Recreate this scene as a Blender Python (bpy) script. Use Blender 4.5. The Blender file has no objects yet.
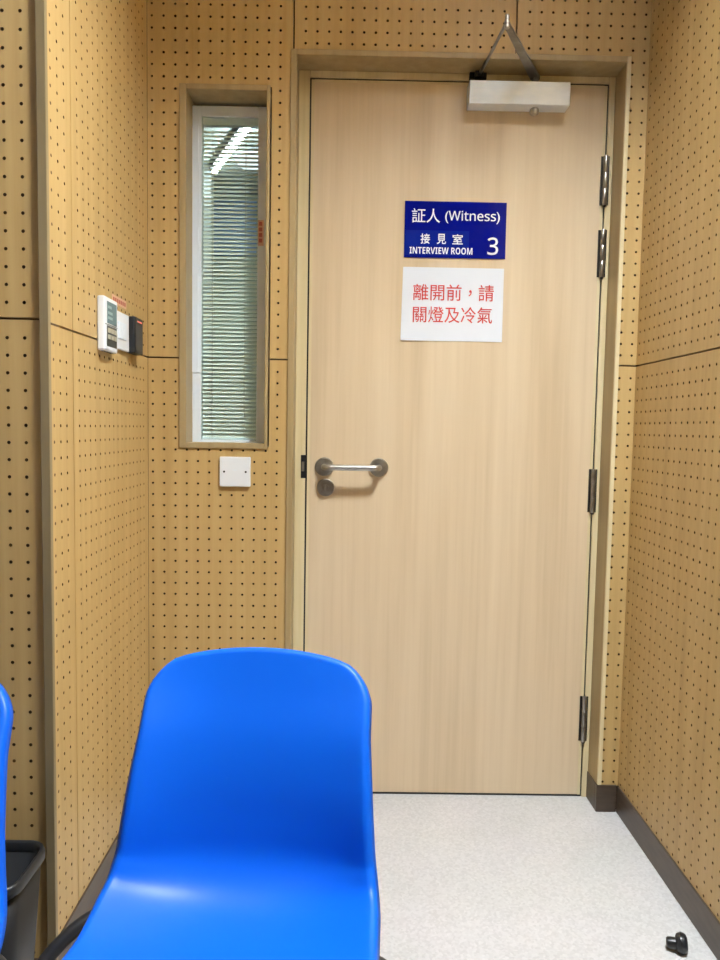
import bpy, bmesh, math, random
import numpy as np
from mathutils import Vector, Matrix
random.seed(4)
S = bpy.context.scene
COL = S.collection

# ------------------------------------------------------------------ camera
# world: back wall face is y = 0, x to the right, z up, floor z = 0
F_PX, D, H = 735.0, 2.064, 1.1025
def cam_axes():
    ey = np.array([353 - 360.0, 428 - 480.0, F_PX]); ey /= np.linalg.norm(ey)   # vanishing point of the side walls
    ex = np.array([1, .0165, 0.0]); ex[2] = -(ex[0]*ey[0] + ex[1]*ey[1]) / ey[2]; ex /= np.linalg.norm(ex)
    ez = np.cross(ex, ey)
    if ez[1] > 0: ez = -ez
    return np.stack([ex, ey, ez], 1)
R = cam_axes()
cd = bpy.data.cameras.new('camera'); cam = bpy.data.objects.new('camera', cd); COL.objects.link(cam)
cd.sensor_fit = 'VERTICAL'; cd.sensor_height = 36.0; cd.lens = F_PX / 960 * 36; cd.clip_start = .02
M3 = Matrix((R[0], -R[1], -R[2])).transposed()
cam.matrix_world = Matrix.Translation((0, -D, H)) @ M3.to_4x4()
S.camera = cam

# ------------------------------------------------------------------ world, exposure
S.view_settings.view_transform = 'Standard'; S.view_settings.look = 'None'
S.view_settings.gamma = 1.0; S.view_settings.use_curve_mapping = False
S.view_settings.exposure = 0.2
W = bpy.data.worlds.new('world'); S.world = W; W.use_nodes = True
W.node_tree.nodes['Background'].inputs[0].default_value = (.8, .85, .9, 1)
W.node_tree.nodes['Background'].inputs[1].default_value = 0.15
LAMP_MAIN, LAMP_FILL, LAMP_CORR = 375.0, 9.0, 42.0

# ------------------------------------------------------------------ materials
MATS = {}
def new_mat(name, color, rough=.5, metal=0.0, spec=.5, coat=0.0, emit=None, alpha=1.0):
    m = bpy.data.materials.new(name); m.use_nodes = True
    b = m.node_tree.nodes['Principled BSDF']
    b.inputs['Base Color'].default_value = (*color, 1); b.inputs['Roughness'].default_value = rough
    b.inputs['Metallic'].default_value = metal; b.inputs['Specular IOR Level'].default_value = spec
    b.inputs['Coat Weight'].default_value = coat
    if emit:
        b.inputs['Emission Color'].default_value = (*emit[0], 1); b.inputs['Emission Strength'].default_value = emit[1]
    MATS[name] = m
    return m
def nodes(m): return m.node_tree.nodes, m.node_tree.links, m.node_tree.nodes['Principled BSDF']
def wood(name, c_dark, c_mid, c_light, rough, scale=(38, 38, 1.3), bump=.05, blotch=.35, spec=.5):
    m = new_mat(name, c_mid, rough, spec=spec); n, l, b = nodes(m)
    tc = n.new('ShaderNodeTexCoord'); mp = n.new('ShaderNodeMapping'); mp.inputs['Scale'].default_value = scale
    l.new(tc.outputs['Object'], mp.inputs['Vector'])
    n1 = n.new('ShaderNodeTexNoise'); n1.inputs['Scale'].default_value = 1.0; n1.inputs['Detail'].default_value = 6; n1.inputs['Roughness'].default_value = .62
    l.new(mp.outputs['Vector'], n1.inputs['Vector'])
    mp2 = n.new('ShaderNodeMapping'); mp2.inputs['Scale'].default_value = (scale[0]*.16, scale[1]*.16, scale[2]*.55)
    l.new(tc.outputs['Object'], mp2.inputs['Vector'])
    n2 = n.new('ShaderNodeTexNoise'); n2.inputs['Scale'].default_value = 1.0; n2.inputs['Detail'].default_value = 4; n2.inputs['Distortion'].default_value = .6
    l.new(mp2.outputs['Vector'], n2.inputs['Vector'])
    mx = n.new('ShaderNodeMix'); mx.data_type = 'FLOAT'; mx.inputs['Factor'].default_value = blotch
    l.new(n1.outputs['Fac'], mx.inputs['A']); l.new(n2.outputs['Fac'], mx.inputs['B'])
    cr = n.new('ShaderNodeValToRGB'); cr.color_ramp.elements[0].position = .30; cr.color_ramp.elements[1].position = .70
    cr.color_ramp.elements[0].color = (*c_dark, 1); cr.color_ramp.elements[1].color = (*c_light, 1)
    e = cr.color_ramp.elements.new(.5); e.color = (*c_mid, 1)
    l.new(mx.outputs['Result'], cr.inputs['Fac']); l.new(cr.outputs['Color'], b.inputs['Base Color'])
    bp = n.new('ShaderNodeBump'); bp.inputs['Strength'].default_value = bump; bp.inputs['Distance'].default_value = .002
    l.new(n1.outputs['Fac'], bp.inputs['Height']); l.new(bp.outputs['Normal'], b.inputs['Normal'])
    return m
def speckle(name, base, dark, light, scale, rough):
    m = new_mat(name, base, rough); n, l, b = nodes(m)
    tc = n.new('ShaderNodeTexCoord')
    v = n.new('ShaderNodeTexVoronoi'); v.inputs['Scale'].default_value = scale; l.new(tc.outputs['Object'], v.inputs['Vector'])
    cr = n.new('ShaderNodeValToRGB'); l.new(v.outputs['Color'], cr.inputs['Fac'])
    cr.color_ramp.elements[0].position = .15; cr.color_ramp.elements[0].color = (*dark, 1)
    cr.color_ramp.elements[1].position = .9; cr.color_ramp.elements[1].color = (*light, 1)
    e = cr.color_ramp.elements.new(.45); e.color = (*base, 1)
    nz = n.new('ShaderNodeTexNoise'); nz.inputs['Scale'].default_value = 5; nz.inputs['Detail'].default_value = 5; l.new(tc.outputs['Object'], nz.inputs['Vector'])
    mx = n.new('ShaderNodeMix'); mx.data_type = 'RGBA'; mx.blend_type = 'MULTIPLY'; mx.inputs['Factor'].default_value = .25
    l.new(cr.outputs['Color'], mx.inputs['A']); l.new(nz.outputs['Color'], mx.inputs['B'])
    hs = n.new('ShaderNodeHueSaturation'); hs.inputs['Saturation'].default_value = .25; hs.inputs['Value'].default_value = 1.12
    l.new(mx.outputs['Result'], hs.inputs['Color']); l.new(hs.outputs['Color'], b.inputs['Base Color'])
    return m
def noisy(name, c1, c2, scale, rough, metal=0.0, stretch=(1, 1, 1), spec=.5, bump=0.0):
    m = new_mat(name, c1, rough, metal, spec); n, l, b = nodes(m)
    tc = n.new('ShaderNodeTexCoord'); mp = n.new('ShaderNodeMapping'); mp.inputs['Scale'].default_value = stretch
    l.new(tc.outputs['Object'], mp.inputs['Vector'])
    nz = n.new('ShaderNodeTexNoise'); nz.inputs['Scale'].default_value = scale; nz.inputs['Detail'].default_value = 5
    l.new(mp.outputs['Vector'], nz.inputs['Vector'])
    cr = n.new('ShaderNodeValToRGB'); cr.color_ramp.elements[0].position = .35; cr.color_ramp.elements[1].position = .68
    cr.color_ramp.elements[0].color = (*c1, 1); cr.color_ramp.elements[1].color = (*c2, 1)
    l.new(nz.outputs['Fac'], cr.inputs['Fac']); l.new(cr.outputs['Color'], b.inputs['Base Color'])
    if bump:
        bp = n.new('ShaderNodeBump'); bp.inputs['Strength'].default_value = bump; bp.inputs['Distance'].default_value = .002
        l.new(nz.outputs['Fac'], bp.inputs['Height']); l.new(bp.outputs['Normal'], b.inputs['Normal'])
    return m
def glass(name):
    m = bpy.data.materials.new(name); m.use_nodes = True; n, l = m.node_tree.nodes, m.node_tree.links
    n.clear(); o = n.new('ShaderNodeOutputMaterial'); t = n.new('ShaderNodeBsdfTransparent'); t.inputs[0].default_value = (.93, .98, .96, 1)
    g = n.new('ShaderNodeBsdfGlossy'); g.inputs['Roughness'].default_value = .02
    lw = n.new('ShaderNodeLayerWeight'); lw.inputs['Blend'].default_value = .5
    pw = n.new('ShaderNodeMath'); pw.operation = 'POWER'; pw.inputs[1].default_value = 4; l.new(lw.outputs['Facing'], pw.inputs[0])
    fr = n.new('ShaderNodeMath'); fr.operation = 'MULTIPLY_ADD'; fr.inputs[1].default_value = .6; fr.inputs[2].default_value = .045; l.new(pw.outputs[0], fr.inputs[0])
    mx = n.new('ShaderNodeMixShader'); l.new(fr.outputs[0], mx.inputs[0]); l.new(t.outputs[0], mx.inputs[1]); l.new(g.outputs[0], mx.inputs[2])
    l.new(mx.outputs[0], o.inputs[0]); MATS[name] = m
    return m
def emitter(name, col, st):
    m = bpy.data.materials.new(name); m.use_nodes = True; n, l = m.node_tree.nodes, m.node_tree.links
    n.clear(); o = n.new('ShaderNodeOutputMaterial'); e = n.new('ShaderNodeEmission'); e.inputs[0].default_value = (*col, 1); e.inputs[1].default_value = st
    l.new(e.outputs[0], o.inputs[0]); MATS[name] = m
    return m
wood('panel_wood', (.42, .276, .106), (.505, .343, .140), (.565, .400, .178), .42, spec=.35)
wood('door_wood', (.56, .425, .270), (.67, .525, .350), (.74, .600, .420), .32, scale=(46, 46, 1.1), blotch=.58)
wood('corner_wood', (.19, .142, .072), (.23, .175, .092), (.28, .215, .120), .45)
wood('trim_wood', (.31, .225, .108), (.37, .275, .138), (.43, .33, .175), .45)
wood('frame_wood', (.58, .47, .26), (.68, .57, .34), (.75, .65, .42), .40)
new_mat('hole_backing', (.010, .008, .006), .9, spec=.1)
new_mat('raw_board', (.10, .055, .022), .9, spec=.1)
new_mat('substrate', (.10, .055, .022), .8)
noisy('baseboard', (.056, .037, .024), (.078, .053, .036), 14, .38, stretch=(1, 1, 6))
speckle('floor_vinyl', (.49, .455, .462), (.448, .413, .42), (.54, .505, .512), 170, .38)
new_mat('ceiling_white', (.55, .55, .54), .9)
new_mat('plain_wall', (.36, .26, .14), .7)
noisy('blue_plastic', (.0003, .095, .58), (.0003, .103, .62), 3, .42, spec=.25)
noisy('black_metal', (.012, .012, .014), (.020, .020, .022), 40, .42)
new_mat('black_plastic', (.010, .011, .013), .42)
new_mat('dark_grey_plastic', (.045, .047, .050), .45)
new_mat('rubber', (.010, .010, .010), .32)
noisy('satin_steel', (.42, .41, .39), (.55, .54, .51), 60, .32, 1.0, (1, 1, 8))
noisy('dull_nickel', (.34, .32, .28), (.44, .42, .37), 60, .40, 1.0)
noisy('hinge_steel', (.30, .29, .27), (.42, .40, .37), 60, .30, 1.0)
new_mat('hinge_dark', (.035, .032, .030), .4, .6)
noisy('silver_paint', (.80, .86, .92), (.88, .92, .96), 22, .28, .15, (1, 1, 2))
noisy('arm_metal', (.26, .25, .235), (.36, .35, .33), 30, .36, .9)
new_mat('white_plastic', (.80, .83, .87), .35)
new_mat('white_alloy', (.78, .85, .93), .40)
new_mat('dark_screw', (.03, .03, .035), .4)
new_mat('sign_blue', (.002, .006, .20), .12, spec=.3)
new_mat('sign_tape', (.006, .018, .24), .12, spec=.3)
new_mat('white_print', (.86, .88, .92), .4)
noisy('paper', (.72, .75, .81), (.75, .78, .83), 8, .6, bump=.08)
new_mat('red_print', (.62, .055, .050), .6)
new_mat('red_label', (.45, .10, .075), .6)
new_mat('pink_label', (.70, .44, .30), .6)
new_mat('lcd', (.14, .20, .21), .12)
new_mat('lcd_bar', (.32, .42, .40), .2)
new_mat('key_dark', (.05, .05, .045), .4)
new_mat('key_pale', (.48, .44, .33), .4)
emitter('red_led', (1, .25, .18), .9)
new_mat('slat_paint', (.92, .95, .92), .35)
new_mat('cord', (.55, .56, .50), .7)
glass('clear_glass')
emitter('lamp_main', (.92, .975, 1.0), LAMP_MAIN)
emitter('lamp_fill', (.92, .975, 1.0), LAMP_FILL)
emitter('lamp_corridor', (.92, 1.0, .97), LAMP_CORR)
emitter('dome_glow', (.85, .95, 1.0), 1.3)
new_mat('corridor_paint', (.42, .52, .47), .8)
new_mat('corridor_ceiling', (.45, .50, .50), .9)
new_mat('board_blue', (.26, .44, .78), .6)

# ------------------------------------------------------------------ helpers
def link(name, me, mat=None, parent=None, smooth=False):
    o = bpy.data.objects.new(name, me); COL.objects.link(o)
    if mat is not None and not me.materials:
        for x in (mat if isinstance(mat, (list, tuple)) else [mat]): me.materials.append(MATS[x])
    if parent is not None: o.parent = parent
    if smooth:
        for p in me.polygons: p.use_smooth = True
    return o
def from_bm(name, bm, mat, parent=None, smooth=False):
    bmesh.ops.recalc_face_normals(bm, faces=bm.faces[:])
    me = bpy.data.meshes.new(name); bm.to_mesh(me); bm.free()
    return link(name, me, mat, parent, smooth)
def empty(name, loc=(0, 0, 0), rz=0.0):
    o = bpy.data.objects.new(name, None); COL.objects.link(o); o.location = loc; o.rotation_euler[2] = rz
    o.empty_display_size = .05
    return o
def tag(o, label, cat, group=None):
    o['label'] = label; o['category'] = cat
    if group: o['group'] = group
    return o
def struct(o, label=None, cat=None):
    o['kind'] = 'structure'
    if label: o['label'] = label
    if cat: o['category'] = cat
    return o
def add_box(bm, x0, x1, y0, y1, z0, z1, bev=0.0, seg=2):
    r = bmesh.ops.create_cube(bm, size=1.0)
    vs = r['verts']
    for v in vs:
        v.co = Vector(((x0+x1)/2 + v.co.x*(x1-x0), (y0+y1)/2 + v.co.y*(y1-y0), (z0+z1)/2 + v.co.z*(z1-z0)))
    if bev > 0:
        es = list({e for v in vs for e in v.link_edges})
        bmesh.ops.bevel(bm, geom=es, offset=bev, segments=seg, affect='EDGES', profile=.5)
def box(name, x0, x1, y0, y1, z0, z1, mat, parent=None, bev=0.0, seg=2):
    bm = bmesh.new(); add_box(bm, x0, x1, y0, y1, z0, z1, bev, seg)
    return from_bm(name, bm, mat, parent)
def add_tube(bm, pts, rad, seg=12, cap=True):
    pts = [Vector(p) for p in pts]; n = len(pts)
    rads = rad if isinstance(rad, (list, tuple)) else [rad]*n
    up = None; rings = []
    for i, p in enumerate(pts):
        t = (pts[min(i+1, n-1)] - pts[max(i-1, 0)]).normalized()
        if up is None:
            up = t.orthogonal().normalized()
        else:
            up = (up - t*up.dot(t)).normalized()
        w = t.cross(up)
        rings.append([bm.verts.new(p + (up*math.cos(a) + w*math.sin(a))*rads[i]) for a in [2*math.pi*k/seg for k in range(seg)]])
    for a, b in zip(rings, rings[1:]):
        for k in range(seg):
            bm.faces.new((a[k], a[(k+1) % seg], b[(k+1) % seg], b[k]))
    if cap:
        bm.faces.new(rings[0][::-1]); bm.faces.new(rings[-1])
def tube(name, pts, rad, mat, parent=None, seg=12):
    bm = bmesh.new(); add_tube(bm, pts, rad, seg)
    o = from_bm(name, bm, mat, parent, True)
    return o
def add_lathe(bm, prof, origin, axis, seg=28):
    """prof: (radius, height) pairs along axis"""
    ax = Vector(axis).normalized(); u = ax.orthogonal().normalized(); w = ax.cross(u); o = Vector(origin)
    rings = []
    for r, h in prof:
        if r < 1e-6: rings.append([bm.verts.new(o + ax*h)])
        else: rings.append([bm.verts.new(o + ax*h + (u*math.cos(a) + w*math.sin(a))*r) for a in [2*math.pi*k/seg for k in range(seg)]])
    for a, b in zip(rings, rings[1:]):
        if len(a) == 1 and len(b) == 1: continue
        for k in range(seg):
            k2 = (k+1) % seg
            if len(a) == 1: bm.faces.new((a[0], b[k2], b[k]))
            elif len(b) == 1: bm.faces.new((a[k], a[k2], b[0]))
            else: bm.faces.new((a[k], a[k2], b[k2], b[k]))
def lathe(name, prof, origin, axis, mat, parent=None, seg=28, smooth=True):
    bm = bmesh.new(); add_lathe(bm, prof, origin, axis, seg)
    o = from_bm(name, bm, mat, parent, False)
    if smooth:
        for p in o.data.polygons: p.use_smooth = True
        o.data.set_sharp_from_angle(angle=math.radians(35)) if hasattr(o.data, 'set_sharp_from_angle') else None
    return o
def bezier_path(pts, n=8):
    """Catmull-Rom through pts"""
    P = [Vector(p) for p in pts]; P = [P[0]*2 - P[1]] + P + [P[-1]*2 - P[-2]]; out = []
    for i in range(1, len(P)-2):
        for k in range(n):
            t = k/n; a, b, c, d = P[i-1:i+3]
            out.append(.5*((2*b) + (c-a)*t + (2*a-5*b+4*c-d)*t*t + (3*b-a-3*c+d)*t**3))
    out.append(P[-2]); return out

# ------------------------------------------------------------------ perforated panels
PITCH, HR, TH = .0315, .0033, .012
def perforated(name, parent, origin, U, V, N, u0, u1, v0, v1, cols, rows, cuts=()):
    """a veneered board u0..u1 x v0..v1 with drilled holes; cuts = rectangles left out"""
    O, U, V, N = (np.array(a, float) for a in (origin, U, V, N)); q = .0095
    cols = [c for c in cols if u0 + q + .001 < c < u1 - q - .001]; rows = [r for r in rows if v0 + q + .001 < r < v1 - q - .001]
    def snap(x, lst):
        for c in lst:
            if c - q - .0004 < x < c + q + .0004: return c - q if x < c else c + q
        return x
    cuts = [(snap(a, cols), snap(b, cols), snap(c, rows), snap(d, rows)) for a, b, c, d in cuts]
    ub = sorted({u0, u1, *[c-q for c in cols], *[c+q for c in cols], *[x for k in cuts for x in k[:2] if u0 < x < u1]})
    vb = sorted({v0, v1, *[c-q for c in rows], *[c+q for c in rows], *[x for k in cuts for x in k[2:] if v0 < x < v1]})
    cs = {round(c, 6) for c in cols}; rs = {round(r, 6) for r in rows}
    verts, faces, mi = [], [], []
    idx = {}
    def vert(u, v, d=0.0):
        k = (round(u, 6), round(v, 6), round(d, 6))
        if k not in idx:
            idx[k] = len(verts); verts.append(O + U*u + V*v - N*d)
        return idx[k]
    a8 = [math.pi/4*k for k in range(8)]
    for i in range(len(ub)-1):
        uc = (ub[i]+ub[i+1])/2
        for j in range(len(vb)-1):
            vc = (vb[j]+vb[j+1])/2
            if any(a < uc < b and c < vc < d for a, b, c, d in cuts): continue
            if round(uc, 6) in cs and round(vc, 6) in rs and abs(ub[i+1]-ub[i]-2*q) < 1e-5 and abs(vb[j+1]-vb[j]-2*q) < 1e-5:
                out = [vert(uc + q*sx, vc + q*sy) for sx, sy in ((1,0),(1,1),(0,1),(-1,1),(-1,0),(-1,-1),(0,-1),(1,-1))]
                top = [vert(uc + HR*math.cos(a), vc + HR*math.sin(a)) for a in a8]
                bot = [vert(uc + HR*math.cos(a), vc + HR*math.sin(a), TH - .0008) for a in a8]
                for k in range(8):
                    k2 = (k+1) % 8
                    faces.append((out[k], out[k2], top[k2], top[k])); mi.append(0)
                    faces.append((top[k], top[k2], bot[k2], bot[k])); mi.append(2)
                faces.append(tuple(bot)); mi.append(1)
            else:
                faces.append((vert(ub[i], vb[j]), vert(ub[i+1], vb[j]), vert(ub[i+1], vb[j+1]), vert(ub[i], vb[j+1]))); mi.append(0)
    def side(p, r):
        m_ = ((p[0]+r[0])/2, (p[1]+r[1])/2)
        if any(a <= m_[0] <= b and c <= m_[1] <= d for a, b, c, d in cuts): return
        faces.append((vert(*p), vert(*r), vert(*r, TH), vert(*p, TH))); mi.append(0)
    for a_, b_ in zip(ub, ub[1:]): side((a_, v0), (b_, v0)); side((b_, v1), (a_, v1))
    for a_, b_ in zip(vb, vb[1:]): side((u1, a_), (u1, b_)); side((u0, b_), (u0, a_))
    if np.dot(np.cross(U, V), N) < 0: faces = [f[::-1] for f in faces]
    me = bpy.data.meshes.new(name); me.from_pydata([tuple(v) for v in verts], [], faces)
    me.materials.append(MATS['panel_wood']); me.materials.append(MATS['hole_backing']); me.materials.append(MATS['raw_board'])
    me.polygons.foreach_set('material_index', mi); me.update()
    o = bpy.data.objects.new(name, me); COL.objects.link(o); o.parent = parent
    return o
def series(a, step, lo, hi):
    out = []; x = a
    while x > lo: x -= step
    while x < hi:
        if x > lo: out.append(round(x, 6))
        x += step
    return out

XL, XR, YF, ZC = -.5725, .788, -.716, 2.85      # alcove left wall, right wall, front of the left return, ceiling
JZ, G = 1.289, .0022                             # panel joint height, half of the gap
ROW_UP = series(1.3175, PITCH, 1.305, ZC); ROW_LO = series(1.2545, PITCH, .07, 1.27)
ZB = .078                                        # top of the baseboards

# ------------------------------------------------------------------ floor, ceiling, outer shell
struct(box('floor', -2.6, 1.0, -3.7, .13, -.10, 0, 'floor_vinyl'), 'pale grey speckled vinyl floor', 'floor')
# door and window openings
DX0, DX1, DZ1 = -.168, .7275, 2.105              # doorway lining, inner faces
WX0, WX1, WZ0, WZ1 = -.4660, -.2475, 1.0545, 2.0095
def wall_with_holes(name, u0, u1, z0, z1, y0, y1, holes, mat):
    bm = bmesh.new()
    us = sorted({u0, u1, *[h[0] for h in holes], *[h[1] for h in holes]}); zs = sorted({z0, z1, *[h[2] for h in holes], *[h[3] for h in holes]})
    us = [u for u in us if u0 <= u <= u1]; zs = [z for z in zs if z0 <= z <= z1]
    for a, b in zip(us, us[1:]):
        for c, d in zip(zs, zs[1:]):
            if any(h[0] < (a+b)/2 < h[1] and h[2] < (c+d)/2 < h[3] for h in holes): continue
            add_box(bm, a, b, y0, y1, c, d)
    return from_bm(name, bm, mat)
wb = struct(wall_with_holes('wall_back', XL-.10, XR+.10, 0, ZC, TH, .12, [(DX0-.014, DX1+.012, 0, DZ1+.012), (WX0-.014, WX1+.010, WZ0-.012, WZ1+.012)], 'substrate'),
            'back wall clad in perforated honey wood panels around the door', 'wall')
UX, VZ = (1, 0, 0), (0, 0, 1)
c_left = series(-.5590, PITCH, -.57, -.19); c_mid = series(-.1450, PITCH, -.16, .41); c_right = series(.4593, PITCH, .44, XR)
wcut = (WX0-.010, WX1+.006, WZ0-.008, WZ1+.008)
dcut = (DX0-.010, DX1+.006, -1, DZ1+.010)
SX1, SX2 = -.1770, .4245                         # vertical seams
perforated('panel', wb, (0, 0, 0), UX, VZ, (0, -1, 0), XL+.001, SX1-G, JZ+G, ZC, c_left, ROW_UP, [wcut])
perforated('panel', wb, (0, 0, 0), UX, VZ, (0, -1, 0), XL+.001, SX1-G, ZB, JZ-G, c_left, ROW_LO, [wcut])
perforated('panel', wb, (0, 0, 0), UX, VZ, (0, -1, 0), SX1+G, SX2-G, DZ1+.004, ZC, c_mid, ROW_UP)
perforated('panel', wb, (0, 0, 0), UX, VZ, (0, -1, 0), SX2+G, XR, JZ+G, ZC, c_right, ROW_UP, [dcut])
perforated('panel', wb, (0, 0, 0), UX, VZ, (0, -1, 0), DX1+.003, XR, ZB, JZ-G, c_right, ROW_LO)
# left alcove wall (faces +x)
wl = struct(box('wall_left', XL-.10, XL-TH, YF+.02, .02, 0, ZC, 'substrate'), 'left side wall of the door recess clad in perforated wood', 'wall')
VY = (0, 1, 0)
cy1 = [-.646, -.6145, -.583]; cy2 = series(-.515, PITCH, -.53, -.012)
SY = -.548
for z0, z1, rows in ((JZ+G, ZC, ROW_UP), (ZB, JZ-G, ROW_LO)):
    perforated('panel', wl, (XL, 0, 0), VY, VZ, (1, 0, 0), YF+.013, SY-.0018, z0, z1, cy1, rows)
    perforated('panel', wl, (XL, 0, 0), VY, VZ, (1, 0, 0), SY+.0018, -.0005, z0, z1, cy2, rows)
# front return of the left wall (faces the camera)
wf = struct(box('wall_front_left', -2.6, XL-.0005, YF+TH, YF+.10, 0, ZC, 'substrate'), 'wall of perforated wood panels facing into the room', 'wall')
cf = series(-.5955, PITCH, -1.16, -.582)
for z0, z1, rows in ((JZ+G, ZC, ROW_UP), (ZB, JZ-G, ROW_LO)):
    perforated('panel', wf, (0, YF, 0), UX, VZ, (0, -1, 0), -1.172, XL+.0055, z0, z1, cf, rows)
    box('panel', -1.80, -1.1755, YF, YF+TH, z0, z1, 'panel_wood', wf); box('panel', -2.43, -1.8035, YF, YF+TH, z0, z1, 'panel_wood', wf)
# right wall (faces -x)
wr = struct(box('wall_right', XR+TH, XR+.10, -3.7, .02, 0, ZC, 'substrate'), 'right wall clad in perforated honey wood panels', 'wall')
cr_ = series(-.0190, PITCH, -1.21, -.008)
for z0, z1, rows in ((JZ+G, ZC, ROW_UP), (ZB, JZ-G, ROW_LO)):
    perforated('panel', wr, (XR, 0, 0), VY, VZ, (-1, 0, 0), -1.22, -.0005, z0, z1, cr_, rows)
    box('panel', XR, XR+TH, -2.44, -1.2235, z0, z1, 'panel_wood', wr); box('panel', XR, XR+TH, -3.6, -2.4435, z0, z1, 'panel_wood', wr)
struct(box('wall_rear', -2.6, .9, -3.7, -3.6, 0, ZC, 'plain_wall'), 'plain rear wall of the room', 'wall')
struct(box('wall_far_left', -2.53, -2.43, -3.7, YF+.05, 0, ZC, 'plain_wall'), 'plain far left wall of the room', 'wall')

# ceiling with the recessed main lamp and an added fill lamp
def ceiling_light(cx, cy, sx, sy, mat, label, blades=4, depth=.052):
    t = tag(empty('ceiling_light', (cx, cy, ZC)), label, 'lamp')
    bm = bmesh.new(); w = .025
    for a in ((-sx/2-w, -sx/2, -sy/2-w, sy/2+w), (sx/2, sx/2+w, -sy/2-w, sy/2+w), (-sx/2, sx/2, -sy/2-w, -sy/2), (-sx/2, sx/2, sy/2, sy/2+w)):
        add_box(bm, *a, -.008, depth+.03)
    from_bm('lamp_frame', bm, 'arm_metal', t)
    for k in range(1, blades):  # unseen blades, added and sized to keep light off the wall tops
        yb = -sy/2 + sy*k/blades
        bm = bmesh.new(); add_box(bm, -sx/2, sx/2, yb-.001, yb+.001, 0, depth); from_bm('louvre_blade', bm, 'dark_grey_plastic', t)
    bm = bmesh.new(); add_box(bm, -sx/2, sx/2, -sy/2, sy/2, depth+.002, depth+.02); from_bm('diffuser', bm, mat, t)
    return (cx-sx/2-w, cx+sx/2+w, cy-sy/2-w, cy+sy/2+w)
L1 = ceiling_light(.545, -1.18, .38, .32, 'lamp_main', 'recessed louvred ceiling lamp in front of the door recess')
L2 = ceiling_light(-1.65, -2.6, .60, .60, 'lamp_fill', 'added fill lamp in the unseen ceiling over the left part of the room', 6, .03)  # unseen lamp, added only as weak fill for the room
bm = bmesh.new()
xs = sorted({-2.6, .9, L1[0], L1[1], L2[0], L2[1]}); ys = sorted({-3.7, .12, L1[2], L1[3], L2[2], L2[3]})
for a, b in zip(xs, xs[1:]):
    for c, d in zip(ys, ys[1:]):
        mx_, my_ = (a+b)/2, (c+d)/2
        if any(L[0] < mx_ < L[1] and L[2] < my_ < L[3] for L in (L1, L2)): continue
        add_box(bm, a, b, c, d, ZC, ZC+.23)
struct(from_bm('ceiling', bm, 'ceiling_white'), 'plain white ceiling', 'ceiling')

# ------------------------------------------------------------------ baseboards
struct(box('baseboard_left', XL-TH, XL+.004, YF+.0, -.004, 0, ZB, 'baseboard', bev=.0015), 'dark brown skirting along the left side of the door recess', 'baseboard')
struct(box('baseboard_right', XR-.004, XR+TH, -3.6, -.004, 0, ZB+.002, 'baseboard', bev=.0015), 'dark brown skirting along the right wall', 'baseboard')
struct(box('baseboard_back', XL, DX0-.0185, -.004, TH, 0, ZB, 'baseboard', bev=.0015), 'dark brown skirting under the window wall', 'baseboard')
bm = bmesh.new(); add_box(bm, DX1-.003, XR-.0045, -.005, TH, 0, ZB+.002, .0015); add_box(bm, DX1-.003, DX1+.010, TH, .0855, 0, ZB+.002, .001)
struct(from_bm('baseboard_door', bm, 'baseboard'), 'dark brown skirting turning into the doorway beside the hinges', 'baseboard')
struct(box('baseboard_front', -2.43, XL-.008, YF-.004, YF+TH, 0, ZB, 'baseboard', bev=.0015), 'dark brown skirting under the left front panels', 'baseboard')
# corner strip of the left return
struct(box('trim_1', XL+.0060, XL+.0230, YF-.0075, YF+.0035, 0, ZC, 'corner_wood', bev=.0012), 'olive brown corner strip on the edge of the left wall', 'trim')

# ------------------------------------------------------------------ doorway frame
YD = .085                                        # face of the door leaf
LX0, LX1, LZ0, LZ1 = -.1320, .7050, .0065, 2.0810  # door leaf
tr = struct(empty('trim_2', (0, 0, 0)), 'wooden door frame with lining and edge beads', 'door frame')
BE = .0175
box('lining', DX0-.012, DX0, .002, .118, 0, DZ1+.010, 'trim_wood', tr)
box('lining', DX1, DX1+.010, .002, .118, .08, DZ1+.010, 'trim_wood', tr)
box('lining', DX0, DX1, .002, .118, DZ1, DZ1+.010, 'trim_wood', tr)
box('bead', DX0-.0165, DX0+.0005, -.005, .004, 0, DZ1+.0150, 'trim_wood', tr, .0015)
box('bead', DX1-.0005, DX1+.0110, -.005, .004, ZB+.003, DZ1+.0150, 'frame_wood', tr, .0015)
box('bead', DX0+.0010, DX1-.0010, -.005, .004, DZ1-.0005, DZ1+.0150, 'trim_wood', tr, .0015)
box('jamb', DX0+.0003, LX0-.0055, .0830, .118, 0, DZ1-.0003, 'frame_wood', tr, .001)
box('jamb', LX1+.0050, DX1-.0003, .0830, .118, 0, DZ1-.0003, 'frame_wood', tr, .001)
box('head', LX0-.0040, LX1+.0036, .0830, .118, LZ1+.0055, DZ1-.0003, 'frame_wood', tr, .001)
box('strike_plate', LX0-.0185, LX0-.0042, .0815, .0832, .954, 1.0215, 'black_plastic', tr, .0005)
box('gap_shade', LX0-.0005, LX1+.0005, .0870, .118, .0002, .0058, 'rubber', tr)  # black filler standing in for the shade under the leaf
box('strike_tongue', LX0-.0160, LX0-.0085, .0805, .0816, .974, 1.002, 'dull_nickel', tr)
box('gap_shade', LX0-.0054, LX0-.0008, .0880, .118, 0, LZ1+.0054, 'rubber', tr)  # black strips around the leaf stand in for deep shade in the gaps
box('gap_shade', LX1+.0008, LX1+.0049, .0880, .118, 0, LZ1+.0054, 'rubber', tr)
box('gap_shade', LX0-.0007, LX1+.0007, .0880, .118, LZ1+.0008, LZ1+.0054, 'rubber', tr)
box('stop_strip', LX0-.006, LX1+.006, .1205, .13, 0, DZ1, 'substrate', tr)

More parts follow.
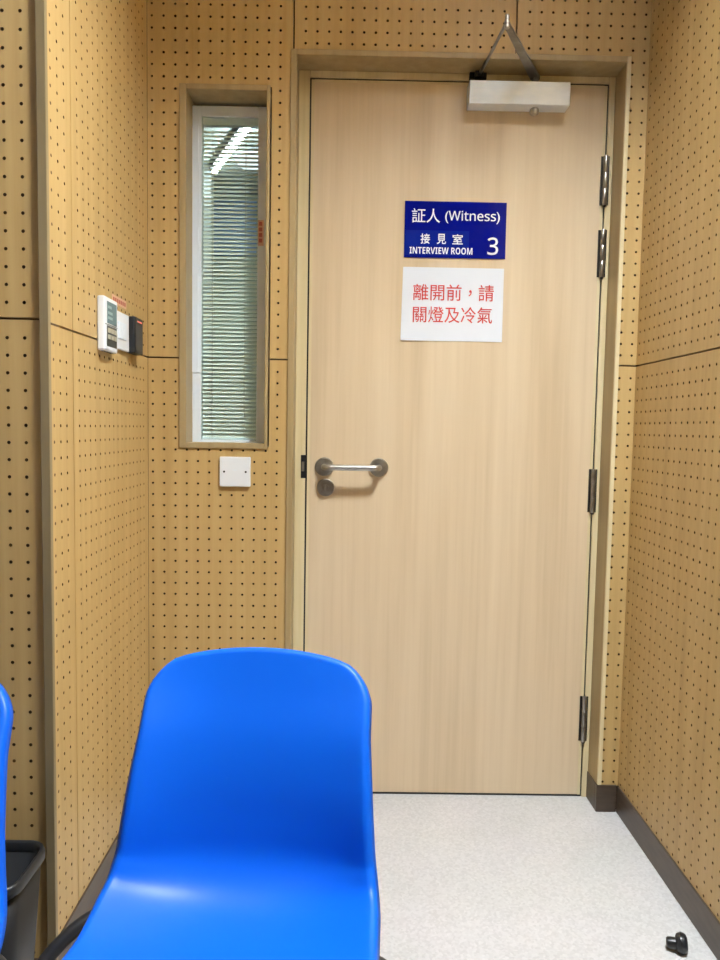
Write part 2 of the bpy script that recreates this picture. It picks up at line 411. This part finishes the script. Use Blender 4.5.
# ------------------------------------------------------------------ door leaf
door = struct(box('door_1', LX0, LX1, YD, YD+.035, LZ0, LZ1, 'door_wood', bev=.0015), 'pale wooden flush door with a steel pull handle', 'door')
for nm, a in (('edge_lipping', (LX0-.0006, LX0+.0075, LZ0, LZ1)), ('edge_lipping', (LX1-.0075, LX1+.0006, LZ0, LZ1)), ('edge_lipping', (LX0+.0080, LX1-.0080, LZ1-.0065, LZ1+.0006))):
    box(nm, a[0], a[1], YD-.0006, YD+.010, a[2], a[3], 'frame_wood', door)
for z0, z1 in ((1.749, 1.8876), (1.547, 1.682), (.866, .995), (.174, .313)):
    xk = LX1+.0018
    bm = bmesh.new()
    L = (z1-z0)/3
    for k in range(3):
        add_lathe(bm, [(0, 0), (.0062, 0), (.0066, .0006), (.0066, L-.0012), (.0062, L-.0006), (0, L-.0006)], (xk, YD-.0065, z0+k*L), (0, 0, 1), 14)
    h = from_bm('hinge', bm, 'hinge_steel', door, False)
    for p in h.data.polygons: p.use_smooth = len(p.vertices) == 4
    box('hinge_leaf', xk-.0120, xk-.001, YD-.0016, YD+.0004, z0+.001, z1-.001, 'hinge_dark', h)
    box('hinge_leaf', xk+.003, xk+.0115, YD-.0045, YD-.0022, z0+.001, z1-.001, 'hinge_dark', h)
    lathe('pin_tip', [(0, -.006), (.0035, -.005), (.0050, -.002), (.0050, 0)], (xk, YD-.0065, z0), (0, 0, 1), 'hinge_dark', h, 12)
hz = .9885; hx0, hx1 = -.0820, .0775
hd = tube('door_handle', bezier_path([(hx0, YD-.004, hz), (hx0, YD-.030, hz), (hx0+.004, YD-.042, hz), (hx0+.016, YD-.048, hz), (hx0+.03, YD-.0485, hz), ((hx0+hx1)/2, YD-.0485, hz),
          (hx1-.03, YD-.0485, hz), (hx1-.016, YD-.048, hz), (hx1-.004, YD-.042, hz), (hx1, YD-.030, hz), (hx1, YD-.004, hz)], 5), .0085, 'satin_steel', door, 16)
for x in (hx0, hx1):
    lathe('rosette', [(0, 0), (.0270, 0), (.0275, .0015), (.0272, .0065), (.0245, .0095), (.012, .0105), (0, .0105)], (x, YD, hz), (0, -1, 0), 'dull_nickel', hd, 32)
lk = lathe('lock_rosette', [(0, 0), (.0255, 0), (.026, .0015), (.0255, .0065), (.0235, .0085), (.012, .0090), (0, .0090)], (-.0775, YD, .9275), (0, -1, 0), 'dull_nickel', door, 32)
lathe('lock_cylinder', [(0, 0), (.0095, 0), (.0095, .006), (.0080, .0072), (0, .0072)], (-.0775, YD-.009, .9275), (0, -1, 0), 'hinge_steel', lk, 20)
box('thumb_turn', -.0800, -.0750, YD-.0215, YD-.016, .9195, .9355, 'satin_steel', lk, .001)

# ------------------------------------------------------------------ door closer
dc = tag(empty('door_closer', (.4465, YD, 2.001)), 'silver overhead door closer with folded arm at the top of the door', 'door closer')
cx0 = .4465
def rel(o_parent, o):
    o.matrix_parent_inverse = Matrix.Translation(-Vector(o_parent.location)); return o
CB = .0355
rel(dc, box('closer_body', .3065, .5868, CB, YD-.0002, 2.0045, 2.0675, 'silver_paint', dc, .002))
rel(dc, box('back_plate', .3080, .5850, YD-.006, YD-.0003, 2.0060, 2.0700, 'dark_grey_plastic', dc))
rel(dc, lathe('spindle_cap', [(.0095, 0), (.0125, .003), (.0135, .009), (.0120, .015), (.0070, .0185), (0, .0195)], (.4935, .060, 2.0045), (0, 0, -1), 'satin_steel', dc, 24))
rel(dc, lathe('spindle', [(0, 0), (.010, 0), (.010, .024), (.008, .026), (0, .026)], (.4935, .062, 2.0675), (0, 0, 1), 'arm_metal', dc, 20))
E1 = Vector((.3605, -.195, 2.0935)); A0 = Vector((.4935, .062, 2.0880)); B0 = Vector((.3350, .058, 2.0910))
def flat_arm(name, p, q, w0, w1, th, mat, parent):
    d = (q-p).normalized(); s = d.cross(Vector((0, 0, 1))).normalized(); bm = bmesh.new(); vs = []
    for zz in (-th/2, th/2):
        pts = []
        for c, w, a0 in ((p, w0, math.pi/2), (q, w1, -math.pi/2)):
            for k in range(9):
                a = a0 + math.pi*k/8
                pts.append(c + (d*math.cos(a) + s*math.sin(a))*w + Vector((0, 0, zz)))
        vs.append([bm.verts.new(x) for x in pts])
    n = len(vs[0])
    bm.faces.new(vs[0][::-1]); bm.faces.new(vs[1])
    for k in range(n): bm.faces.new((vs[0][k], vs[0][(k+1) % n], vs[1][(k+1) % n], vs[1][k]))
    return from_bm(name, bm, mat, parent)
rel(dc, flat_arm('main_arm', A0, E1, .0135, .0075, .005, 'arm_metal', dc))
rel(dc, tube('forearm', [B0, B0.lerp(E1, .35), B0.lerp(E1, .36), E1+Vector((0, 0, .008))], [.0050, .0050, .0040, .0040], 'arm_metal', dc, 12))
rel(dc, lathe('elbow_joint', [(0, -.009), (.0062, -.009), (.0068, -.006), (.0068, .007), (.0045, .010), (.0052, .013), (.0052, .021), (.0035, .0235), (0, .024)], E1, (0, 0, 1), 'satin_steel', dc, 18))
bm = bmesh.new(); add_box(bm, .3110, .3590, .0700, .0829, 2.0870, 2.1040, .001); add_box(bm, .3235, .3465, .0480, .0720, 2.0835, 2.0985, .002)
rel(dc, from_bm('arm_bracket', bm, 'hinge_dark', dc))

# ------------------------------------------------------------------ writing
def text_mesh(body, x0, x1, z0, z1, y, th, off=0.0):
    c = bpy.data.curves.new('lettering', 'FONT'); c.body = body; c.offset = off; c.extrude = .0; c.resolution_u = 4
    tmp = bpy.data.objects.new('lettering_tmp', c); COL.objects.link(tmp)
    bpy.context.view_layer.update()
    me = bpy.data.meshes.new_from_object(tmp.evaluated_get(bpy.context.evaluated_depsgraph_get()))
    bpy.data.objects.remove(tmp); bpy.data.curves.remove(c)
    co = np.zeros(len(me.vertices)*3); me.vertices.foreach_get('co', co); co = co.reshape(-1, 3)
    mn, mx = co.min(0), co.max(0)
    out = np.zeros_like(co)
    out[:, 0] = x0 + (co[:, 0]-mn[0])/(mx[0]-mn[0])*(x1-x0); out[:, 2] = z0 + (co[:, 1]-mn[1])/(mx[1]-mn[1])*(z1-z0); out[:, 1] = y
    me.vertices.foreach_set('co', out.ravel()); me.materials.clear(); me.update()
    return me
def sans(body, bold=False):      # the sans-serif alphabet of the maths block: a plain grotesque face
    o = ''
    for ch in body:
        if 'A' <= ch <= 'Z': o += chr((0x1D5D4 if bold else 0x1D5A0) + ord(ch) - 65)
        elif 'a' <= ch <= 'z': o += chr((0x1D5EE if bold else 0x1D5BA) + ord(ch) - 97)
        elif ch.isdigit(): o += chr((0x1D7EC if bold else 0x1D7E2) + int(ch))
        else: o += ch
    return o
YS = YD - .003
sg = tag(box('door_sign', .1378, .4290, YS, YD-.0001, 1.5935, 1.7520, 'sign_blue', bev=.0006), 'blue plastic room sign with white lettering at the top of the door', 'sign')
def sign_xz(a, b, c, d):      # crop fractions (62..675 wide, 62..410 high) to metres
    fx = lambda p: .1378 + (p-62)/613*.2912; fz = lambda p: 1.7520 - (p-62)/348*.1585
    return fx(a), fx(b), fz(d), fz(c)
box('sign_insert', .1384, .1384+.185, YS-.0004, YS+.0001, 1.6000, 1.6700, 'sign_tape', sg)
for body, r, off in (('証人', (105, 275, 108, 195), .004), ('(' + sans('Witness') + ')', (305, 635, 118, 196), .006), ('接', (160, 217, 262, 325), .012), ('見', (258, 314, 262, 325), .012), ('室', (352, 415, 262, 325), .012),
                     (sans('INTERVIEW ROOM', True), (95, 475, 345, 387), 0), (sans('3'), (565, 630, 278, 386), .008)):
    x0, x1, z0, z1 = sign_xz(*r)
    link('lettering', text_mesh(body, x0, x1, z0, z1, YS-.0008, 0, off), 'white_print', sg)
# paper notice: a sheet with slightly lifted corners
bm = bmesh.new(); nx, nz_ = 16, 12; px0, px1, pz0, pz1 = .1365, .4270, 1.3580, 1.5670
gv = []
for i in range(nx+1):
    col_ = []
    for j in range(nz_+1):
        u, v = i/nx, j/nz_
        lift = .0040*max(0, 1-3.2*math.hypot(u, v))**1.5 + .0012*math.sin(u*5+1)*(.5-v)*.3
        x = px0 + (px1-px0)*u - .004*(1-v)*(1-u); z = pz0 + (pz1-pz0)*v
        col_.append(bm.verts.new((x, YD-.0010-abs(lift), z)))
    gv.append(col_)
for i in range(nx):
    for j in range(nz_): bm.faces.new((gv[i][j], gv[i+1][j], gv[i+1][j+1], gv[i][j+1]))
r_ = bmesh.ops.extrude_face_region(bm, geom=bm.faces[:])
for v in [g for g in r_['geom'] if isinstance(g, bmesh.types.BMVert)]: v.co.y += .0004
pn = tag(from_bm('paper_notice', bm, 'paper'), 'white paper notice with red Chinese characters below the blue sign', 'notice')
def paper_xz(a, b, c, d):
    fx = lambda p: .1365 + (p-44)/610*.2905; fz = lambda p: 1.5670 - (p-465)/443*.2090
    return fx(a), fx(b), fz(d), fz(c)
for body, r in (('離開前', (108, 400, 566, 664)), ('，', (443, 462, 598, 636)), ('請', (503, 596, 566, 664)), ('關燈及冷氣', (108, 590, 700, 798))):
    link('lettering', text_mesh(body, *paper_xz(*r), YD-.0021, 0, .003), 'red_print', pn)

# ------------------------------------------------------------------ window with blind
wn = struct(empty('window_1', (0, 0, 0)), 'narrow tall window with a white metal frame beside the door', 'window')
def frame4(nm, x0, x1, z0, z1, w, y0, y1, mat, parent, bev=.001, bx=None):
    l, r, b, t = w
    box(nm, x0, x0+l, y0, y1, z0, z1, bx or mat, parent, bev); box(nm, x1-r, x1, y0, y1, z0, z1, mat, parent, bev)
    box(nm, x0+l+.0002, x1-r-.0002, y0, y1, z1-t, z1, mat, parent, bev); box(nm, x0+l+.0002, x1-r-.0002, y0, y1, z0, z0+b, mat, parent, bev)
frame4('lining', WX0-.008, WX1+.006, WZ0-.008, WZ1+.008, (.008, .006, .008, .008), .002, .118, 'trim_wood', wn)
frame4('bead', WX0-.0190, WX1+.0090, WZ0-.0150, WZ1+.0140, (.0195, .0095, .0155, .0145), -.005, .003, 'trim_wood', wn, .0015)
YW = .080
frame4('window_frame', WX0-.0050, WX1+.005, WZ0-.0050, WZ1-.0080, (.0300, .0390, .0120, .0290), YW, .112, 'white_alloy', wn, .0015)
box('cover_strip', WX0-.0035, WX0+.0165, YW-.005, YW, 1.2560, WZ1-.0120, 'white_alloy', wn, .001)
gx0, gx1, gz0, gz1 = WX0+.0252, WX1-.0342, WZ0+.0072, WZ1-.0372
box('pane', gx0, gx1, .0840, .0850, gz0, gz1, 'clear_glass', wn)
lb = box('warning_label', -.2805, -.2640, YW-.0006, YW, 1.6170, 1.6890, 'pink_label', wn)
for k in range(4):
    z = 1.6260 + k*.0155
    box('print_mark', -.2772, -.2680, YW-.0010, YW-.0005, z, z+.0110, 'red_label', lb)
vb_ = tag(empty('venetian_blind', ((gx0+gx1)/2, .0975, gz0)), 'pale venetian blind behind the window glass', 'blind')
BL = gx1-gx0-.003; bcx = (gx0+gx1)/2
box('headrail', -BL/2, BL/2, -.009, .009, gz1-gz0-.020, gz1-gz0-.001, 'white_alloy', vb_)
sm = bmesh.new(); sw, tilt = .0148, math.radians(42)
ring = []
for k in range(5):
    q = (k/4-.5)*sw; crown = .0012*(1-(2*k/4-1)**2)
    yy, zz = q*math.cos(tilt) - crown*math.sin(tilt), q*math.sin(tilt) + crown*math.cos(tilt)
    ring.append((sm.verts.new((-BL/2, yy, zz)), sm.verts.new((BL/2, yy, zz))))
for a, b in zip(ring, ring[1:]): sm.faces.new((a[0], a[1], b[1], b[0]))
r_ = bmesh.ops.extrude_face_region(sm, geom=sm.faces[:])
for v in [g for g in r_['geom'] if isinstance(g, bmesh.types.BMVert)]: v.co.z -= .0003
bmesh.ops.recalc_face_normals(sm, faces=sm.faces[:])
slat_me = bpy.data.meshes.new('slat'); sm.to_mesh(slat_me); sm.free(); slat_me.materials.append(MATS['slat_paint'])
z = .012; SP = .01165
while z < gz1-gz0-.026:
    o = bpy.data.objects.new('slat', slat_me); COL.objects.link(o); o.parent = vb_; o.location = (0, 0, z); z += SP
for fx in (-.32, .28):
    for yy in (-.0085, .0085):
        tube('cord', [(BL*fx, yy, .006), (BL*fx, yy, gz1-gz0-.02)], .0006, 'cord', vb_, 6)
box('bottom_rail', -BL/2, BL/2, -.006, .006, .0005, .007, 'white_alloy', vb_)

# corridor behind the window
struct(box('wall_corridor', -1.9, 1.0, 2.62, 2.7, 0, 2.52, 'corridor_paint'), 'dim green grey corridor wall behind the window', 'wall')
struct(box('wall_corridor_end', -1.95, -1.9, .12, 2.7, 0, 2.52, 'corridor_paint'), 'end wall of the corridor', 'wall')
struct(box('wall_corridor_side', 1.0, 1.05, .12, 2.7, 0, 2.52, 'corridor_paint'), 'far side wall of the corridor', 'wall')
struct(box('floor_corridor', -1.95, 1.05, .131, 2.7, -.10, 0, 'corridor_paint'), 'corridor floor', 'floor')
struct(box('ceiling_corridor', -1.95, 1.05, .125, 2.7, 2.52, 2.56, 'corridor_ceiling'), 'corridor ceiling', 'ceiling')
struct(box('wall_corridor_pier', -.875, -.805, 2.10, 2.18, 0, 2.52, 'white_alloy'), 'white pier in the corridor seen at the edge of the blind', 'wall')
tb = tag(empty('strip_light', (-.625, 1.70, 2.52), math.radians(24)), 'fluorescent strip light on the corridor ceiling seen through the blind', 'lamp')
box('lamp_housing', -.022, .022, -.40, .40, -.028, -.0005, 'dark_grey_plastic', tb); tube('lamp_tube', [(0, -.37, -.045), (0, .37, -.045)], .014, 'lamp_corridor', tb, 14)
rl = tag(empty('dome_light', (-.545, 1.92, 2.52)), 'round white dome light on the corridor ceiling seen through the blind', 'lamp')
lathe('lamp_base', [(0, 0), (.10, 0), (.10, .02), (0, .02)], (0, 0, -.0205), (0, 0, 1), 'white_alloy', rl)
lathe('lamp_dome', [(.095, .021), (.085, .045), (.06, .062), (.03, .070), (0, .072)], (0, 0, 0), (0, 0, -1), 'dome_glow', rl)
bb = tag(empty('notice_board', (-.82, 2.62, 2.12)), 'blue board high on the corridor wall behind the blind', 'board')
box('board_face', -.17, .18, -.018, -.0005, .06, .36, 'board_blue', bb); 
bm = bmesh.new()
for a in ((-.19, -.171, .04, .38), (.181, .20, .04, .38), (-.171, .181, .04, .059), (-.171, .181, .361, .38)): add_box(bm, a[0], a[1], -.022, -.0005, a[2], a[3])
from_bm('board_frame', bm, 'board_blue', bb)

# ------------------------------------------------------------------ wall fittings
bp_ = tag(empty('blank_plate', (-.3280, 0, .9330)), 'square white blanking plate on the wall under the window', 'wall plate')
box('plate', -.0430, .0430, -.0095, -.0002, 0, .0835, 'white_plastic', bp_, .0025)
for x in (-.0302, .0302): lathe('screw', [(0, 0), (.0030, 0), (.0030, .0008), (0, .0008)], (x, -.0095, .0417), (0, -1, 0), 'dark_screw', bp_, 12)
box('logo_mark', -.006, .006, -.0098, -.0094, .0455, .0475, 'white_alloy', bp_)
# air-conditioning controller on the left wall (front faces +x)
th = tag(empty('thermostat', (XL, -.361, 1.266)), 'white wall controller with small display and keypad on the left wall', 'thermostat')
TX = .0175
box('case', .0002, TX, -.0460, .0460, 0, .1210, 'white_plastic', th, .004)
d_ = box('display', TX-.0005, TX+.0006, -.0290, .0370, .0625, .1110, 'lcd', th)
for z, w in ((.0720, .030), (.0830, .030), (.0960, .024)): box('display_line', TX+.0006, TX+.0010, -.024, -.024+w, z, z+.006, 'lcd_bar', d_)
kp = box('keypad', TX-.0005, TX+.0006, -.0310, .0370, .0110, .0570, 'key_dark', th)
for i in range(3):
    for j in range(2): box('key', TX+.0005, TX+.0024, -.027+i*.021, -.0105+i*.021, .0270+j*.0145, .0375+j*.0145, 'key_pale', kp, .0008)
box('seam', TX-.0005, TX+.0003, -.0420, .0420, .0585, .0600, 'hinge_dark', th)
for k in range(4): box('vent_slot', .005, .013, -.034+k*.018, -.024+k*.018, -.0006, .0004, 'dark_screw', th)
sw_ = tag(empty('switch_plate', (XL, -.2560, 1.2820)), 'white wall switch plate between the controller and the black box', 'switch')
box('plate', .0002, .0085, -.0580, .0580, 0, .0900, 'white_plastic', sw_, .002); 
for k in range(2): box('rocker', .0080, .0118, -.030+k*.030, -.003+k*.030, .025, .065, 'white_alloy', sw_, .001)
cr2 = tag(empty('card_reader', (XL, -.1595, 1.2810)), 'black box with a red indicator line on the left wall', 'reader')
bm = bmesh.new(); add_box(bm, .0002, .0225, -.0345, .0345, 0, .0915, .003)
from_bm('case', bm, 'black_plastic', cr2)
box('indicator', .0222, .0230, -.0150, .0240, .0795, .0830, 'red_led', cr2)
box('face_plate', .0222, .0228, -.0290, .0300, .0090, .0730, 'dark_grey_plastic', cr2)
st = tag(empty('wall_sticker', (XL, -.2480, 1.3880)), 'small faded red sticker above the switch plate', 'sticker')
box('sheet', .0001, .0006, -.0550, .0550, 0, .0200, 'pink_label', st)
for k in range(7): box('print_mark', .0005, .0009, -.048+k*.0142, -.038+k*.0142, .0055, .0145, 'red_label', st)

# ------------------------------------------------------------------ blue chairs
def catmull(pts, n):
    P = np.array(pts, float); P = np.vstack([2*P[0]-P[1], P, 2*P[-1]-P[-2]]); out = []
    for i in range(1, len(P)-2):
        for k in range(n):
            t = k/n; a, b, c, d = P[i-1:i+3]
            out.append(.5*(2*b + (c-a)*t + (2*a-5*b+4*c-d)*t*t + (3*b-a-3*c+d)*t**3))
    out.append(P[-2]); return np.array(out)
# side profile: (forward, height), top of the back first
PROF = catmull([(-.1943, .7440), (-.1703, .6875), (-.1415, .6248), (-.1218, .5646), (-.1092, .5075), (-.0945, .4535), (-.0514, .4158), (.0393, .4041), (.1394, .4158), (.23, .4257), (.285, .4277), (.318, .4157), (.334, .3907)], 12)
SEG = np.r_[0, np.cumsum(np.hypot(*np.diff(PROF, axis=0).T))]; SEG /= SEG[-1]
VW = [0, .07, .16, .30, .42, .52, .62, .75, .88, 1.0]
WID = [.1639, .1641, .1622, .1684, .1761, .1832, .1851, .1923, .1901, .1801]
CUP = [.0139, .0203, .0302, .0441, .0472, .0409, .0302, .0207, .0104, .0023]
CORNER = (.070, .07)
def shell_point(u, v):
    f = np.interp(v, SEG, PROF[:, 0]); z = np.interp(v, SEG, PROF[:, 1])
    e = .004; f1, z1 = np.interp(min(v+e, 1), SEG, PROF[:, 0]), np.interp(min(v+e, 1), SEG, PROF[:, 1]); f0, z0 = np.interp(max(v-e, 0), SEG, PROF[:, 0]), np.interp(max(v-e, 0), SEG, PROF[:, 1])
    t = np.array([f1-f0, z1-z0]); t /= np.linalg.norm(t); n = np.array([-t[1], t[0]])     # toward the sitter
    c = np.interp(v, VW, CUP)*abs(u)**2.4
    return np.array([u*np.interp(v, VW, WID), -(f + n[0]*c), z + n[1]*c])
def make_chair(loc, rz, label, group):
    t = tag(empty('plastic_chair', loc, rz), label, 'chair', group)
    NU, NV = 44, 96
    us = np.linspace(-1, 1, NU+1)
    vj = .5 - .5*np.cos(np.linspace(0, 1, NV+1)*math.pi); vj = .80*vj + .20*np.linspace(0, 1, NV+1)
    G_ = np.zeros((NU+1, NV+1, 3)); r1, r2 = CORNER
    for j, v in enumerate(vj):
        k = 0.0
        if v < r1: k = .26*(1 - math.sqrt(max(0, 1-(1-v/r1)**2)))
        if v > 1-r2: k = .25*(1 - math.sqrt(max(0, 1-(1-(1-v)/r2)**2)))
        for i, u in enumerate(us):
            uu = u*(1-k); dome = (.034*uu*uu + .010*uu**6)*max(0, 1-v/.25)
            G_[i, j] = shell_point(uu, min(1, v + dome))
    du = np.gradient(G_, axis=0); dv = np.gradient(G_, axis=1); Nn = np.cross(du, dv); Nn /= np.linalg.norm(Nn, axis=2, keepdims=True)
    if Nn[NU//2, NV//4, 1] > 0: Nn = -Nn      # sitter side faces -y
    verts = G_.reshape(-1, 3).tolist(); ID = lambda i, j: i*(NV+1)+j
    faces = [(ID(i, j), ID(i+1, j), ID(i+1, j+1), ID(i, j+1)) for i in range(NU) for j in range(NV)]
    loop = [(i, 0) for i in range(NU)] + [(NU, j) for j in range(NV)] + [(i, NV) for i in range(NU, 0, -1)] + [(0, j) for j in range(NV, 0, -1)]
    bp3 = np.array([G_[a] for a in loop]); bn = np.array([Nn[a] for a in loop]); m = len(loop)
    tan = np.roll(bp3, -1, 0) - np.roll(bp3, 1, 0); tan /= np.linalg.norm(tan, axis=1, keepdims=True)
    out = np.cross(tan, bn); out /= np.linalg.norm(out, axis=1, keepdims=True)
    cen = G_[NU//2, NV//2]
    if np.mean(np.sum(out*(bp3-cen), 1)) < 0: out = -out
    for k in range(4): out = (np.roll(out, 1, 0) + out*2 + np.roll(out, -1, 0)); out /= np.linalg.norm(out, axis=1, keepdims=True)
    prev = [ID(*a) for a in loop]; rr = .0085
    for ang in (25, 50, 75, 95):
        a = math.radians(ang); ring_ = bp3 + out*(rr*math.sin(a)) - bn*(rr*(1-math.cos(a)))
        base = len(verts); verts += ring_.tolist(); cur = list(range(base, base+m))
        faces += [(prev[k], prev[(k+1) % m], cur[(k+1) % m], cur[k]) for k in range(m)]; prev = cur
    ring_ = bp3 + out*(rr*1.02) - bn*(rr+.010); base = len(verts); verts += ring_.tolist(); cur = list(range(base, base+m))
    faces += [(prev[k], prev[(k+1) % m], cur[(k+1) % m], cur[k]) for k in range(m)]
    me = bpy.data.meshes.new('seat_shell'); me.from_pydata(verts, [], faces)
    b2 = bmesh.new(); b2.from_mesh(me); bmesh.ops.recalc_face_normals(b2, faces=b2.faces[:])
    b2.faces.ensure_lookup_table()
    if b2.faces[NV*(NU//2) + NV//4].normal.y > 0: bmesh.ops.reverse_faces(b2, faces=b2.faces[:])
    b2.to_mesh(me); b2.free()
    o = link('seat_shell', me, 'blue_plastic', t, True)
    sd = o.modifiers.new('thickness', 'SOLIDIFY'); sd.thickness = .0035; sd.offset = -1
    RT = .0105
    for s in (-1, 1):
        lg = tube('leg', bezier_path([(s*.120, .0, .390), (s*.168, -.004, .390), (s*.204, -.012, .386), (s*.219, -.028, .360), (s*.223, -.050, .30), (s*.228, -.090, .15), (s*.233, -.128, .012)], 6), RT, 'black_metal', t, 12)
        lathe('foot_cap', [(0, 0), (.013, 0), (.0145, .004), (.0135, .028), (0, .028)], (s*.2325, -.130, 0), (s*.03, .10, 1), 'rubber', lg, 14)
        lg = tube('leg', bezier_path([(s*.120, .050, .390), (s*.150, .060, .388), (s*.168, .080, .372), (s*.176, .100, .33), (s*.186, .135, .20), (s*.198, .180, .012)], 6), RT, 'black_metal', t, 12)
        lathe('foot_cap', [(0, 0), (.013, 0), (.0145, .004), (.0135, .028), (0, .028)], (s*.1985, .183, 0), (s*.02, -.10, 1), 'rubber', lg, 14)
    tube('crossbar', [(-.12, 0, .390), (.12, 0, .390)], RT, 'black_metal', t, 12)
    tube('crossbar', [(-.12, .05, .390), (.12, .05, .390)], RT, 'black_metal', t, 12)
    tube('linking_arm', bezier_path([(-.100, .050, .386), (-.165, .064, .386), (-.208, .064, .386), (-.236, .052, .376), (-.264, .030, .354), (-.286, .004, .326), (-.296, -.012, .300)], 6), RT, 'black_metal', t, 12)
    return t
ch1 = make_chair((-.1510, -1.1085, 0), -.0659, 'blue plastic shell chair with black legs in front of the door recess', 'blue chairs in a row')
ch2 = make_chair((-.6300, -1.215, 0), .16, 'blue plastic shell chair beside the black waste bin', 'blue chairs in a row')

# ------------------------------------------------------------------ waste bin
bn_ = tag(empty('waste_bin', (-.660, -.832, 0)), 'black plastic waste bin behind the blue chair by the wall', 'bin')
def rrect(hx, hy, r, z, n=6):
    pts = []
    for cx_, cy_, a0 in ((hx-r, hy-r, 0), (-hx+r, hy-r, 90), (-hx+r, -hy+r, 180), (hx-r, -hy+r, 270)):
        for k in range(n+1):
            a = math.radians(a0 + 90*k/n); pts.append((cx_ + r*math.cos(a), cy_ + r*math.sin(a), z))
    return pts
def loft(name, rings, mat, parent, cap0=False, cap1=False):
    bm = bmesh.new(); rs_ = [[bm.verts.new(p) for p in r] for r in rings]; n = len(rs_[0])
    for a, b in zip(rs_, rs_[1:]):
        for k in range(n): bm.faces.new((a[k], a[(k+1) % n], b[(k+1) % n], b[k]))
    if cap0: bm.faces.new(rs_[0][::-1])
    if cap1: bm.faces.new(rs_[-1])
    o = from_bm(name, bm, mat, parent, True); return o
loft('body', [rrect(.090, .055, .025, .001), rrect(.112, .072, .032, .322), rrect(.109, .069, .030, .322), rrect(.087, .052, .022, .006)], 'black_plastic', bn_, True, True)
loft('rim', [rrect(.1085, .0685, .030, .318), rrect(.1085, .0685, .030, .334), rrect(.1120, .0720, .032, .337), rrect(.1160, .0760, .036, .336), rrect(.1180, .0780, .037, .330), rrect(.1175, .0775, .037, .318), rrect(.1130, .0730, .033, .314)], 'black_plastic', bn_)

# ------------------------------------------------------------------ door stop on the floor
ds = tag(empty('door_stop', (.7130, -.5760, 0), math.radians(-20)), 'small black rubber door stop on the floor by the right wall', 'door stop')
AX = (1, 0, .12)
bm = bmesh.new(); add_lathe(bm, [(0, -.0125), (.0130, -.0120), (.0180, -.0090), (.0200, -.003), (.0200, .003), (.0175, .0085), (.0110, .0115), (0, .0120)], (.006, 0, .0200), AX, 28)
from_bm('bumper', bm, 'black_plastic', ds, True)
lathe('ring', [(.0198, -.0035), (.0207, -.0025), (.0207, .0005), (.0198, .0015)], (.006, 0, .0205), AX, 'rubber', ds, 28)
lathe('stem', [(0, -.031), (.0085, -.031), (.0110, -.0285), (.0120, -.022), (.0120, -.010), (0, -.010)], (.006, 0, .0165), (1, 0, .05), 'rubber', ds, 20)
